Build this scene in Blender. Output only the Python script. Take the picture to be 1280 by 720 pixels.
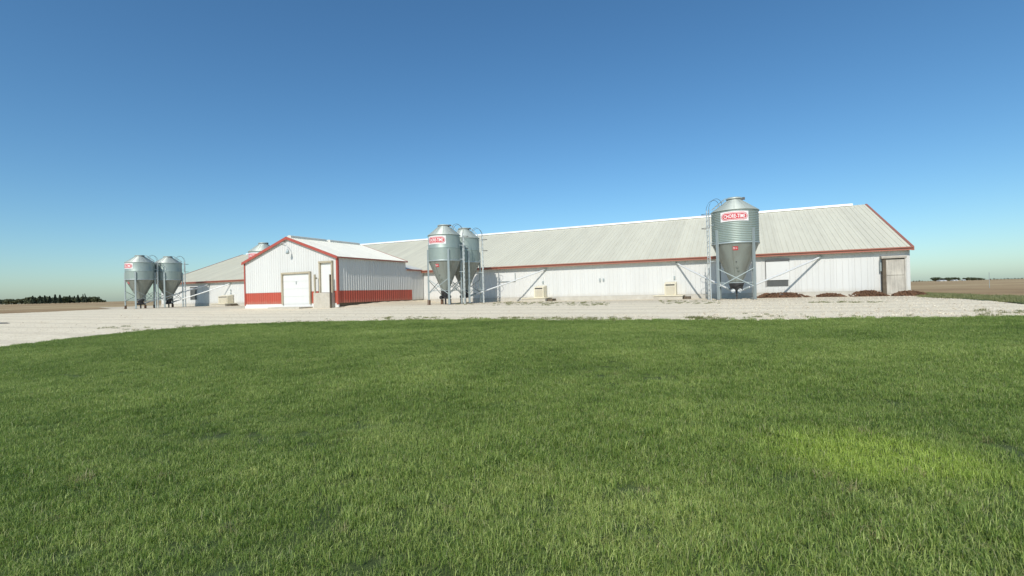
import bpy, bmesh, math, random
import numpy as np
from mathutils import Vector, Matrix

random.seed(7)
rng = np.random.default_rng(7)
for o in list(bpy.data.objects):
    bpy.data.objects.remove(o)
sc = bpy.context.scene
COL = sc.collection

# ------------------------------------------------------------------ camera
FPX, YAW, PITCH, ROLL = 612.2, .438, .007, -.025
EYE = Vector((7.224, -34.433, .773))
_f = Vector((-math.sin(YAW), math.cos(YAW), 0)); _r = Vector((math.cos(YAW), math.sin(YAW), 0)); _u = Vector((0, 0, 1))
FW = _f * math.cos(PITCH) + _u * math.sin(PITCH)
_u2 = _u * math.cos(PITCH) - _f * math.sin(PITCH)
RT = _r * math.cos(ROLL) + _u2 * math.sin(ROLL)
UP = _u2 * math.cos(ROLL) - _r * math.sin(ROLL)
cam = bpy.data.cameras.new('camera')
cam.sensor_width = 36; cam.lens = FPX / 1280 * 36
cam.clip_start = .05; cam.clip_end = 20000
camo = bpy.data.objects.new('camera', cam); COL.objects.link(camo)
M3 = Matrix((RT, UP, -FW)).transposed().to_4x4(); M3.translation = EYE
camo.matrix_world = M3
sc.camera = camo

# ------------------------------------------------------------------ sky and sun
SUN_DIR = Vector((-.10, 1, -.86)).normalized()          # the way the light travels
w = bpy.data.worlds.new('World'); sc.world = w; w.use_nodes = True
nt = w.node_tree; nt.nodes.clear()
sky = nt.nodes.new('ShaderNodeTexSky'); sky.sky_type = 'NISHITA'; sky.sun_disc = False
sky.sun_elevation = math.asin(-SUN_DIR.z); sky.sun_rotation = math.atan2(-SUN_DIR.x, -SUN_DIR.y)
sky.altitude = 200; sky.air_density = 1.0; sky.dust_density = .85; sky.ozone_density = 6.0
bg = nt.nodes.new('ShaderNodeBackground'); bg.inputs[1].default_value = .135
wo = nt.nodes.new('ShaderNodeOutputWorld')
hs = nt.nodes.new('ShaderNodeHueSaturation'); hs.inputs['Saturation'].default_value = 1.11
wb = nt.nodes.new('ShaderNodeMix'); wb.data_type = 'RGBA'; wb.blend_type = 'MULTIPLY'; wb.inputs[0].default_value = 1; wb.inputs[7].default_value = (.955, 1.055, .97, 1)   # the photograph's cool white balance
nt.links.new(sky.outputs[0], hs.inputs['Color']); nt.links.new(hs.outputs[0], wb.inputs[6]); nt.links.new(wb.outputs[2], bg.inputs[0]); nt.links.new(bg.outputs[0], wo.inputs[0])
sl = bpy.data.lights.new('sun', 'SUN'); sl.energy = 3.9; sl.angle = math.radians(.53); sl.color = (1, .955, .88)
so = bpy.data.objects.new('sun', sl); COL.objects.link(so)
so.rotation_euler = SUN_DIR.to_track_quat('-Z', 'Y').to_euler(); so.location = (0, -60, 60)
sc.view_settings.view_transform = 'Standard'; sc.view_settings.look = 'None'
sc.view_settings.exposure = 0; sc.view_settings.gamma = 1; sc.view_settings.use_curve_mapping = False

# ------------------------------------------------------------------ terrain height and pixel helpers
def sstep(a, b, t):
    t = np.clip((t - a) / (b - a), 0, 1); return t * t * (3 - 2 * t)
def ground(x, y):
    """Yard is level by the barn and falls gently to the lawn."""
    x = np.asarray(x, float); y = np.asarray(y, float)
    s = np.clip((-9 - y) / 24., 0, 1)
    near = np.exp(-(np.maximum(np.abs(x - 3) - 28, 0) / 25.) ** 2) * np.exp(-(np.maximum(-y - 50, 0) / 60.) ** 2)
    bump = .018 * np.sin(x * .55 + y * .3) + .014 * np.sin(y * .9 - x * .2)
    z = -.76 * s ** 1.25 * near
    return z + bump * sstep(-13, -20, y) * near * .9
def gz(x, y): return float(ground(x, y))
def ray(px, py): return FW + RT * ((px - 640) / FPX) + UP * ((360 - py) / FPX)
def G(px, py):
    """The point of the ground that a pixel of the photograph shows."""
    d = ray(px, py); z = 0.
    for _ in range(60):
        t = (z - EYE.z) / d.z; P = EYE + d * t; z = .5 * z + .5 * gz(P.x, P.y)
    return (P.x, P.y)
def wall_pt(px, py, Y=0.):
    d = ray(px, py); t = (Y - EYE.y) / d.y; return EYE + d * t
def depth_pt(px, py, depth): return EYE + ray(px, py) * depth

# ------------------------------------------------------------------ materials
def mat(name): 
    m = bpy.data.materials.new(name); m.use_nodes = True
    n = m.node_tree; b = n.nodes['Principled BSDF']; return m, n, b
def N(n, t, **kw):
    x = n.nodes.new(t)
    for k, v in kw.items(): setattr(x, k, v)
    return x
def noise(n, scale, detail=4, rough=.55, vec=None, out='Fac', dim='3D'):
    t = N(n, 'ShaderNodeTexNoise'); t.inputs['Scale'].default_value = scale; t.inputs['Detail'].default_value = detail
    t.inputs['Roughness'].default_value = rough
    if vec is not None: n.links.new(vec, t.inputs['Vector'])
    return t.outputs[out]
def ramp(n, fac, stops):
    r = N(n, 'ShaderNodeValToRGB'); e = r.color_ramp.elements
    while len(e) < len(stops): e.new(.5)
    for q, (p, c) in zip(e, stops):
        q.position = p; q.color = (c, c, c, 1) if isinstance(c, (int, float)) else (*c, 1)
    n.links.new(fac, r.inputs[0]); return r.outputs[0]
def mixc(n, fac, a, b, mode='MIX'):
    m = N(n, 'ShaderNodeMix', data_type='RGBA', blend_type=mode)
    for s, v in ((0, fac), (6, a), (7, b)):
        if hasattr(v, 'links') or hasattr(v, 'is_linked'): n.links.new(v, m.inputs[s])
        elif isinstance(v, tuple): m.inputs[s].default_value = (*v, 1)
        else: m.inputs[s].default_value = v
    return m.outputs[2]
def math_(n, op, a, b=0., clamp=False):
    m = N(n, 'ShaderNodeMath', operation=op, use_clamp=clamp)
    for i, v in enumerate((a, b)):
        if hasattr(v, 'is_linked'): n.links.new(v, m.inputs[i])
        else: m.inputs[i].default_value = v
    return m.outputs[0]
def bump(n, b, h, strength, dist):
    k = N(n, 'ShaderNodeBump'); k.inputs['Strength'].default_value = strength; k.inputs['Distance'].default_value = dist
    n.links.new(h, k.inputs['Height']); n.links.new(k.outputs[0], b.inputs['Normal'])
def pos(n): return N(n, 'ShaderNodeNewGeometry').outputs['Position']
def scaled(n, vec, s):
    m = N(n, 'ShaderNodeMapping'); m.inputs['Scale'].default_value = s; n.links.new(vec, m.inputs[0]); return m.outputs[0]
def objrand(n): return N(n, 'ShaderNodeObjectInfo').outputs['Random']

def painted(name, c, rough=.45, metal=0., dirt=.15, dirtc=None, var=.05, streak=(1, 1, .15), scale=2.2):
    """Painted or galvanised sheet: grime in streaks, each sheet a little different."""
    m, n, b = mat(name); p = pos(n)
    f = noise(n, scale, 6, .62, scaled(n, p, streak))
    d = ramp(n, f, [(.42, 0.), (.75, 1.)])
    dc = dirtc or tuple(v * .62 for v in c)
    col = mixc(n, math_(n, 'MULTIPLY', d, dirt * 2), c, dc)
    if 'siding' in name:
        sp = N(n, 'ShaderNodeSeparateXYZ'); n.links.new(p, sp.inputs[0])
        h = math_(n, 'ADD', sp.outputs[2], math_(n, 'MULTIPLY', noise(n, 3.5, 5, .7, p), .5))
        col = mixc(n, math_(n, 'MULTIPLY', ramp(n, h, [(.52, 1.), (.80, 0.)]), .28), col, (.42, .35, .25))
    v = math_(n, 'ADD', math_(n, 'MULTIPLY', objrand(n), 2 * var), 1 - var)
    vv = N(n, 'ShaderNodeCombineColor')
    for i in range(3): n.links.new(v, vv.inputs[i])
    col = mixc(n, 1., col, vv.outputs[0], 'MULTIPLY')
    n.links.new(col, b.inputs['Base Color'])
    r = math_(n, 'ADD', math_(n, 'MULTIPLY', f, .25), rough - .12)
    n.links.new(r, b.inputs['Roughness']); b.inputs['Metallic'].default_value = metal
    bump(n, b, noise(n, 3.0, 2, .5, p), .08, .02)
    return m

MT = {}
MT['siding'] = painted('white_siding', (.64, .64, .61), .5, dirt=.12, dirtc=(.53, .52, .47), var=.025)
MT['white'] = painted('white_paint', (.70, .70, .67), .4, dirt=.08, var=.02)
MT['roof'] = painted('weathered_roof_sheet', (.63, .605, .475), .62, dirt=.22, dirtc=(.48, .45, .35), var=.045, streak=(1, .12, .3), scale=3)
MT['roof_shed'] = painted('pale_roof_sheet', (.68, .665, .58), .55, dirt=.2, dirtc=(.56, .545, .47), var=.03, streak=(.2, 1, .3), scale=3)
MT['fascia'] = painted('rust_red_trim', (.36, .13, .085), .5, dirt=.3, dirtc=(.30, .12, .085), var=.05, streak=(.3, 1, 1), scale=1.2)
MT['red'] = painted('red_siding', (.46, .085, .052), .5, dirt=.25, dirtc=(.37, .105, .07), var=.05)
MT['redtrim'] = painted('red_trim', (.40, .082, .056), .5, dirt=.15, var=.03)
MT['galv'] = painted('galvanised_bin', (.30, .365, .325), .48, metal=.35, dirt=.22, dirtc=(.40, .43, .40), var=.03, streak=(1, 1, .12), scale=3)
MT['galv_roof'] = painted('galvanised_bin_roof', (.44, .48, .43), .52, metal=.25, dirt=.2, var=.03)
MT['galv_hopper'] = painted('galvanised_hopper', (.27, .295, .265), .48, metal=.4, dirt=.4, dirtc=(.215, .205, .17), var=.03, streak=(1, 1, .2), scale=2)
MT['steel'] = painted('galvanised_leg', (.40, .45, .44), .45, metal=.4, dirt=.25, var=.05)
MT['bright'] = painted('bright_ladder', (.66, .68, .66), .35, metal=.6, dirt=.15, var=.04)
MT['tube'] = painted('pale_auger_tube', (.70, .71, .69), .4, metal=.1, dirt=.15, var=.03)
MT['dark'] = painted('black_rubber', (.03, .03, .032), .6, dirt=.3, dirtc=(.07, .065, .06))
MT['rust'] = painted('rusty_leg_foot', (.16, .085, .045), .85, dirt=.5, dirtc=(.10, .06, .04))
MT['void'] = painted('dark_grey_mesh', (.10, .105, .10), .8, dirt=.3)
MT['cream'] = painted('cream_fan_box', (.72, .66, .50), .5, dirt=.25, dirtc=(.6, .52, .38))
MT['cap'] = painted('ridge_cap', (.86, .87, .87), .3, metal=.1, dirt=.1)
MT['signwhite'] = painted('sign_white', (.82, .80, .78), .35, dirt=.06)
MT['signred'] = painted('sign_red', (.62, .05, .06), .35, dirt=.08)
MT['lamp'] = painted('dark_lamp_metal', (.09, .09, .09), .5, dirt=.2)

def wood_mat(name, a, b_, scale=1.):
    m, n, b = mat(name); p = scaled(n, pos(n), (9 * scale, 9 * scale, .8 * scale))
    f = noise(n, 1.6, 7, .66, p)
    g = noise(n, 2.2, 5, .6, pos(n))
    col = ramp(n, math_(n, 'ADD', math_(n, 'MULTIPLY', f, .6), math_(n, 'MULTIPLY', g, .4)), [(.36, b_), (.62, a)])
    n.links.new(col, b.inputs['Base Color']); b.inputs['Roughness'].default_value = .85
    bump(n, b, f, .3, .01); return m
MT['ply'] = wood_mat('weathered_plywood', (.56, .52, .44), (.36, .33, .28))
MT['darkwood'] = wood_mat('dark_old_timber', (.16, .125, .08), (.07, .055, .04))
MT['tanwood'] = wood_mat('tan_timber', (.50, .44, .32), (.36, .31, .22))

def concrete_mat(name, a, b_):
    m, n, b = mat(name); p = pos(n)
    f = noise(n, 2.1, 8, .68, p); g = noise(n, 26, 4, .6, p)
    col = ramp(n, math_(n, 'ADD', math_(n, 'MULTIPLY', f, .7), math_(n, 'MULTIPLY', g, .3)), [(.35, b_), (.66, a)])
    n.links.new(col, b.inputs['Base Color']); b.inputs['Roughness'].default_value = .92
    bump(n, b, g, .3, .01); return m
MT['conc'] = concrete_mat('pale_concrete', (.56, .52, .44), (.40, .365, .30))
MT['found'] = concrete_mat('foundation_block', (.55, .525, .46), (.43, .40, .34))

def gravel_mat():
    m, n, b = mat('limestone_gravel'); p = pos(n)
    v = N(n, 'ShaderNodeTexVoronoi'); v.inputs['Scale'].default_value = 16; n.links.new(p, v.inputs['Vector'])
    v2 = N(n, 'ShaderNodeTexVoronoi'); v2.inputs['Scale'].default_value = 34; n.links.new(p, v2.inputs['Vector'])
    big = noise(n, .35, 5, .6, scaled(n, p, (.35, 1.6, 1)))
    mid = noise(n, 1.7, 6, .65, scaled(n, p, (.6, 1.5, 1)))
    sepc = N(n, 'ShaderNodeSeparateColor'); n.links.new(v.outputs['Color'], sepc.inputs[0])
    stone = ramp(n, sepc.outputs[0], [(0, (.54, .455, .31)), (.35, (.76, .67, .49)), (1, (.86, .77, .59))])
    fine = ramp(n, mid, [(.3, (.70, .605, .43)), (.7, (.84, .75, .56))])
    # packed wheel lanes against loose stone
    lane = ramp(n, big, [(.40, .25), (.62, .75)])
    sp = N(n, 'ShaderNodeSeparateXYZ'); n.links.new(p, sp.inputs[0])
    yy = math_(n, 'ADD', sp.outputs[1], math_(n, 'MULTIPLY', math_(n, 'SUBTRACT', mid, .5), 5.))
    rough = ramp(n, math_(n, 'DIVIDE', math_(n, 'ADD', yy, 10.), 5.), [(0., 0.), (1., 1.)])
    lane = math_(n, 'MAXIMUM', lane, math_(n, 'MULTIPLY', rough, .95))
    col = mixc(n, lane, fine, stone)
    col = mixc(n, math_(n, 'MULTIPLY', rough, .55), col, mixc(n, mid, (.40, .335, .235), (.62, .545, .41)))
    trk = N(n, 'ShaderNodeTexWave', wave_type='BANDS', bands_direction='Y'); trk.inputs['Scale'].default_value = .17; trk.inputs['Distortion'].default_value = 3.5; trk.inputs['Detail'].default_value = 3; trk.inputs['Detail Scale'].default_value = .6
    n.links.new(scaled(n, p, (.25, 1, 1)), trk.inputs['Vector'])
    tk = ramp(n, trk.outputs['Fac'], [(.62, 0.), (.9, 1.)])
    col = mixc(n, math_(n, 'MULTIPLY', tk, .28), col, (.50, .43, .32))
    soil = ramp(n, noise(n, .9, 7, .7, scaled(n, p, (.5, 1.2, 1))), [(.60, 0.), (.78, 1.)])
    col = mixc(n, math_(n, 'MULTIPLY', soil, .45), col, (.42, .355, .26))
    n.links.new(col, b.inputs['Base Color']); b.inputs['Roughness'].default_value = .95
    b.inputs['Specular IOR Level'].default_value = .2
    h = math_(n, 'ADD', v.outputs['Distance'], math_(n, 'MULTIPLY', v2.outputs['Distance'], .5))
    bump(n, b, h, .35, .025); return m
MT['gravel'] = gravel_mat()
def stone_mat():
    m, n, b = mat('loose_stone'); 
    col = ramp(n, objrand(n), [(0, (.38, .32, .23)), (.4, (.58, .51, .39)), (1, (.72, .65, .51))])
    n.links.new(col, b.inputs['Base Color']); b.inputs['Roughness'].default_value = .95; return m
MT['stone'] = stone_mat()
def field_mat():
    m, n, b = mat('harvested_field'); p = pos(n)
    a = noise(n, .016, 9, .78, scaled(n, p, (.8, 1.0, 1)))
    f = noise(n, 1.1, 6, .75, scaled(n, p, (.5, 1.3, 1)))
    # crop rows run away from the road, along the barn
    wv = N(n, 'ShaderNodeTexWave', wave_type='BANDS', bands_direction='Y'); wv.inputs['Scale'].default_value = .42
    wv.inputs['Distortion'].default_value = 2.5; wv.inputs['Detail'].default_value = 3; n.links.new(p, wv.inputs['Vector'])
    base = ramp(n, a, [(.40, (.25, .165, .09)), (.5, (.42, .305, .165)), (.60, (.56, .46, .27))])
    spk = ramp(n, f, [(.36, (.17, .11, .06)), (.50, (.34, .235, .125)), (.66, (.56, .45, .26))])
    col = mixc(n, .32, base, spk); col = mixc(n, math_(n, 'MULTIPLY', wv.outputs['Fac'], .15), col, (.20, .14, .085))
    n.links.new(col, b.inputs['Base Color']); b.inputs['Roughness'].default_value = 1; b.inputs['Specular IOR Level'].default_value = .1
    bump(n, b, f, .6, .06); return m
MT['field'] = field_mat()
def soil_mat(name, a, c):
    m, n, b = mat(name); p = pos(n); f = noise(n, 7, 8, .75, p)
    n.links.new(ramp(n, f, [(.35, a), (.65, c)]), b.inputs['Base Color']); b.inputs['Roughness'].default_value = 1
    bump(n, b, noise(n, 22, 6, .7, p), .8, .04); return m
MT['soil'] = soil_mat('red_brown_mulch', (.075, .038, .02), (.22, .115, .06))
MT['turf'] = soil_mat('lawn_soil', (.040, .062, .014), (.085, .125, .028))

def grass_mat(name, stops, patch=True, dry=.10):
    m, n, b = mat(name); p = pos(n)
    at = N(n, 'ShaderNodeAttribute', attribute_name='tint')
    s = N(n, 'ShaderNodeSeparateColor'); n.links.new(at.outputs['Color'], s.inputs[0])
    big = noise(n, .30, 5, .62, scaled(n, p, (.6, 1.2, 1))); mid = noise(n, 1.3, 5, .65, p)
    t = math_(n, 'ADD', math_(n, 'MULTIPLY', big, .55), math_(n, 'MULTIPLY', mid, .45))
    t = math_(n, 'ADD', math_(n, 'MULTIPLY', math_(n, 'SUBTRACT', t, .5), 2.3), .5)
    t = math_(n, 'ADD', math_(n, 'MULTIPLY', t, .50), math_(n, 'MULTIPLY', s.outputs[0], .50))
    col = ramp(n, t, stops)
    # a yellower rough stand of grass on the right of the lawn, and drier spots
    if patch:
        sp = N(n, 'ShaderNodeSeparateXYZ'); n.links.new(p, sp.inputs[0])
        cx, cy = PATCH
        dx = math_(n, 'DIVIDE', math_(n, 'SUBTRACT', sp.outputs[0], cx), PATCH_R[0]); dy = math_(n, 'DIVIDE', math_(n, 'SUBTRACT', sp.outputs[1], cy), PATCH_R[1])
        r = math_(n, 'SQRT', math_(n, 'ADD', math_(n, 'MULTIPLY', dx, dx), math_(n, 'MULTIPLY', dy, dy)))
        r = math_(n, 'ADD', r, math_(n, 'MULTIPLY', math_(n, 'SUBTRACT', mid, .5), 1.5))
        k = ramp(n, r, [(.30, .75), (1.05, 0.)])
        col = mixc(n, k, col, mixc(n, s.outputs[0], (.36, .50, .06), (.62, .74, .16)))
    dr = ramp(n, noise(n, 2.6, 4, .6, p), [(.60, 0.), (.74, 1.)])
    dr = math_(n, 'MULTIPLY', math_(n, 'MULTIPLY', dr, s.outputs[1]), .7)
    col = mixc(n, dr, col, (.30, .27, .11))
    straw = math_(n, 'GREATER_THAN', s.outputs[2], 1 - dry)
    col = mixc(n, math_(n, 'MULTIPLY', straw, .75), col, (.36, .34, .17))
    n.links.new(col, b.inputs['Base Color']); b.inputs['Roughness'].default_value = .5
    b.inputs['Specular IOR Level'].default_value = .5
    tr = N(n, 'ShaderNodeBsdfTranslucent'); n.links.new(mixc(n, .3, col, (.30, .46, .06)), tr.inputs[0])
    mx = N(n, 'ShaderNodeMixShader'); mx.inputs[0].default_value = .36
    out = n.nodes['Material Output']; n.links.new(b.outputs[0], mx.inputs[1]); n.links.new(tr.outputs[0], mx.inputs[2]); n.links.new(mx.outputs[0], out.inputs[0])
    return m
PATCH = G(1095, 575); PATCH_R = (1.1, .75)
MT['grass'] = grass_mat('lawn_grass', [(.16, (.055, .110, .018)), (.5, (.235, .340, .064)), (.84, (.54, .61, .19))])
MT['weed'] = grass_mat('weed_grass', [(.15, (.09, .10, .035)), (.5, (.15, .165, .05)), (.85, (.26, .24, .10))], False, .3)
MT['straw'] = grass_mat('straw_grass', [(.15, (.24, .20, .08)), (.5, (.38, .33, .15)), (.85, (.52, .46, .24))], False, .3)
MT['verge'] = grass_mat('verge_grass', [(.15, (.17, .18, .07)), (.5, (.27, .27, .11)), (.85, (.38, .36, .17))], False, .2)
def leaf_mat(name, a, c):
    m, n, b = mat(name); t = math_(n, 'ADD', math_(n, 'MULTIPLY', noise(n, .5, 3, .6, pos(n)), .6), math_(n, 'MULTIPLY', objrand(n), .4))
    n.links.new(ramp(n, t, [(.3, a), (.7, c)]), b.inputs['Base Color']); b.inputs['Roughness'].default_value = .7; return m
MT['leaf'] = leaf_mat('broad_leaves', (.050, .070, .030), (.110, .120, .052))
MT['needle'] = leaf_mat('conifer_needles', (.028, .045, .026), (.052, .068, .036))
MT['bark'] = wood_mat('bark', (.14, .10, .07), (.07, .05, .035))

# ------------------------------------------------------------------ mesh builder
class MB:
    def __init__(s): s.v = []; s.f = []; s.sm = []
    def add(s, vs, fs, smooth=False):
        k = len(s.v); s.v += [tuple(v) for v in vs]; s.f += [tuple(i + k for i in f) for f in fs]; s.sm += [smooth] * len(fs); return s
    def box(s, a, b):
        (x0, y0, z0), (x1, y1, z1) = a, b
        return s.add([(x0, y0, z0), (x1, y0, z0), (x1, y1, z0), (x0, y1, z0), (x0, y0, z1), (x1, y0, z1), (x1, y1, z1), (x0, y1, z1)],
                     [(3, 2, 1, 0), (4, 5, 6, 7), (0, 1, 5, 4), (1, 2, 6, 5), (2, 3, 7, 6), (3, 0, 4, 7)])
    def tube(s, pts, r, n=8, cap=True):
        pts = [Vector(p) for p in pts]; rs = r if isinstance(r, (list, tuple)) else [r] * len(pts); vs = []; fs = []
        for i, p in enumerate(pts):
            d = ((pts[min(i + 1, len(pts) - 1)]) - pts[max(i - 1, 0)]).normalized()
            a = d.cross(Vector((0, 0, 1)) if abs(d.z) < .9 else Vector((1, 0, 0))).normalized(); b = d.cross(a)
            for k in range(n):
                t = 2 * math.pi * k / n; vs.append(p + (a * math.cos(t) + b * math.sin(t)) * rs[i])
        for i in range(len(pts) - 1):
            for k in range(n):
                fs.append((i * n + k, i * n + (k + 1) % n, (i + 1) * n + (k + 1) % n, (i + 1) * n + k))
        s.add(vs, fs, n > 5)
        if cap: s.add(vs[:n], [tuple(range(n - 1, -1, -1))]); s.add(vs[-n:], [tuple(range(n))])
        return s
    def bar(s, p, q, wd, th, up=(0, 0, 1)):
        p, q = Vector(p), Vector(q); d = (q - p).normalized(); u = Vector(up)
        a = d.cross(u).normalized() * wd / 2; b = d.cross(a).normalized() * th / 2
        vs = [p - a - b, p + a - b, p + a + b, p - a + b, q - a - b, q + a - b, q + a + b, q - a + b]
        return s.add(vs, [(3, 2, 1, 0), (4, 5, 6, 7), (0, 1, 5, 4), (1, 2, 6, 5), (2, 3, 7, 6), (3, 0, 4, 7)])
    def lathe(s, prof, n=48, cap0=False, cap1=False, smooth=True):
        vs = []; fs = []
        for r, z in prof:
            for k in range(n):
                t = 2 * math.pi * k / n; vs.append((r * math.cos(t), r * math.sin(t), z))
        for i in range(len(prof) - 1):
            for k in range(n): fs.append((i * n + k, i * n + (k + 1) % n, (i + 1) * n + (k + 1) % n, (i + 1) * n + k))
        s.add(vs, fs, smooth)
        if cap0: s.add(vs[:n], [tuple(range(n - 1, -1, -1))])
        if cap1: s.add(vs[-n:], [tuple(range(n))])
        return s
    def extrude(s, poly, d):
        """poly: 3D points of a flat outline; d: offset vector."""
        n = len(poly); P = [Vector(p) for p in poly]; Q = [p + Vector(d) for p in P]
        return s.add(P + Q, [tuple(range(n - 1, -1, -1)), tuple(range(n, 2 * n))] + [(i, (i + 1) % n, n + (i + 1) % n, n + i) for i in range(n)])
    def mesh(s, name, m):
        me = bpy.data.meshes.new(name); me.from_pydata(s.v, [], s.f)
        me.polygons.foreach_set('use_smooth', s.sm)
        if m is not None: me.materials.append(MT[m] if isinstance(m, str) else m)
        me.update(); return me
    def build(s, name, m, parent=None, loc=None, fixn=False):
        me = s.mesh(name, m)
        if fixn:
            bm = bmesh.new(); bm.from_mesh(me); bmesh.ops.recalc_face_normals(bm, faces=bm.faces); bm.to_mesh(me); bm.free()
        return link(name, me, parent, loc)
def link(name, me, parent=None, loc=None, rz=0):
    o = bpy.data.objects.new(name, me); COL.objects.link(o)
    if parent is not None: o.parent = parent
    if loc is not None: o.location = loc
    if rz: o.rotation_euler.z = rz
    return o
def tag(o, label, cat=None, group=None, kind=None):
    if label: o['label'] = label
    if cat: o['category'] = cat
    if group: o['group'] = group
    if kind: o['kind'] = kind
    return o
def empty(name, loc, label, cat, group=None, rz=0):
    o = bpy.data.objects.new(name, None); COL.objects.link(o); o.location = loc; o.rotation_euler.z = rz; o.empty_display_size = .2
    return tag(o, label, cat, group)
def copy_tree(o, parent=None):
    c = o.copy(); COL.objects.link(c)
    if parent is not None: c.parent = parent
    for ch in list(o.children): copy_tree(ch, c)
    return c

# ------------------------------------------------------------------ ground sheets
def axis(lo, hi, fine_lo, fine_hi, step, far_n):
    a = -np.geomspace(1, fine_lo - lo + 1, far_n)[::-1] + 1 + fine_lo
    b = np.geomspace(1, hi - fine_hi + 1, far_n) - 1 + fine_hi
    return np.unique(np.concatenate([a, np.arange(fine_lo, fine_hi, step), b]))
def inside(px, py, poly):
    c = np.zeros(px.shape, bool); j = len(poly) - 1
    for i in range(len(poly)):
        xi, yi = poly[i]; xj, yj = poly[j]
        c ^= ((yi > py) != (yj > py)) & (px < (xj - xi) * (py - yi) / (yj - yi + 1e-12) + xi); j = i
    return c
def sheet(name, m, xs, ys, off, poly=None):
    X, Y = np.meshgrid(xs, ys); Z = ground(X, Y) + off
    nx, ny = len(xs), len(ys); V = np.stack([X, Y, Z], -1).reshape(-1, 3)
    i = np.arange(nx - 1)[None, :] + np.arange(ny - 1)[:, None] * nx
    F = np.stack([i, i + 1, i + nx + 1, i + nx], -1).reshape(-1, 4)
    if poly is not None:
        ctr = V[F].mean(1); F = F[inside(ctr[:, 0], ctr[:, 1], poly)]
        used = np.unique(F); mp = -np.ones(len(V), int); mp[used] = np.arange(len(used)); V = V[used]; F = mp[F]
    me = bpy.data.meshes.new(name); me.from_pydata(V.tolist(), [], F.tolist()); me.materials.append(MT[m])
    me.polygons.foreach_set('use_smooth', [True] * len(F)); me.update()
    o = link(name, me); o['kind'] = 'structure'; return o
field = sheet('field', 'field', axis(-6000, 6000, -90, 70, 1.5, 40), axis(-3000, 9000, -80, 60, 1.5, 40), -.035)

EDGE = [(-160, 462), (-60, 446), (0, 435.5), (60, 428.5), (100, 423.5), (150, 417.5), (200, 412.8), (250, 409.5), (300, 406.8), (350, 404.8), (400, 403.6), (500, 401.6),
        (580, 400.8), (640, 401), (700, 402.4), (760, 402.2), (830, 401.2), (900, 402), (960, 402), (1020, 400.4), (1100, 398.8), (1180, 399), (1280, 397.5), (1400, 395.5)]
edge_c = [G(*p) for p in EDGE]; edge_w = []
for i in range(len(edge_c) - 1):
    a, b = edge_c[i], edge_c[i + 1]; n_ = max(2, int(math.dist(a, b) / .7))
    for k in range(n_): edge_w.append((a[0] + (b[0] - a[0]) * k / n_, a[1] + (b[1] - a[1]) * k / n_ + (random.uniform(-.16, .16) if k else 0)))
edge_w.append(edge_c[-1])
lawn_poly = edge_w + [(edge_w[-1][0] + 14, edge_w[-1][1] + 1.5), (40, -44), (-12, -44), (edge_w[0][0] - 2, -44)]
FIELD_L = [(-170, 400), (-60, 395.5), (0, 392.2), (60, 389.8), (140, 386.2)]
fl = [G(*p) for p in FIELD_L]
GR = [(1156, 371.5), (1200, 373.5), (1240, 376.3), (1280, 380.2), (1400, 391)]
gr = [G(*p) for p in GR]
yard_poly = ([fl[0], *fl[1:], (-70, 1.0), (-70, 24), (17.2, 24), (17.2, -1.0)] + gr +
             [(gr[-1][0] + 30, gr[-1][1] - 2), (44, -46), (-60, -46), (fl[0][0] - 4, fl[0][1] - 12)])
yard = sheet('gravel_yard', 'gravel', np.arange(-90, 46, .4), np.arange(-46, 26, .4), 0., yard_poly)
lawn = sheet('lawn', 'turf', np.arange(-20, 42, .25), np.arange(-44, -12, .25), .012, lawn_poly)
GV = [(1139, 366.2), (1180, 367.3), (1220, 369.0), (1280, 371.2), (1400, 377)]
gv = [G(*p) for p in GV]
verge_poly = gr[::1] + [gv[-1]] + gv[::-1]
verge_poly = gr + gv[::-1]
verge = sheet('grass_verge', 'turf', np.arange(14, 80, .35), np.arange(-34, 30, .35), .006, verge_poly)

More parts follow.
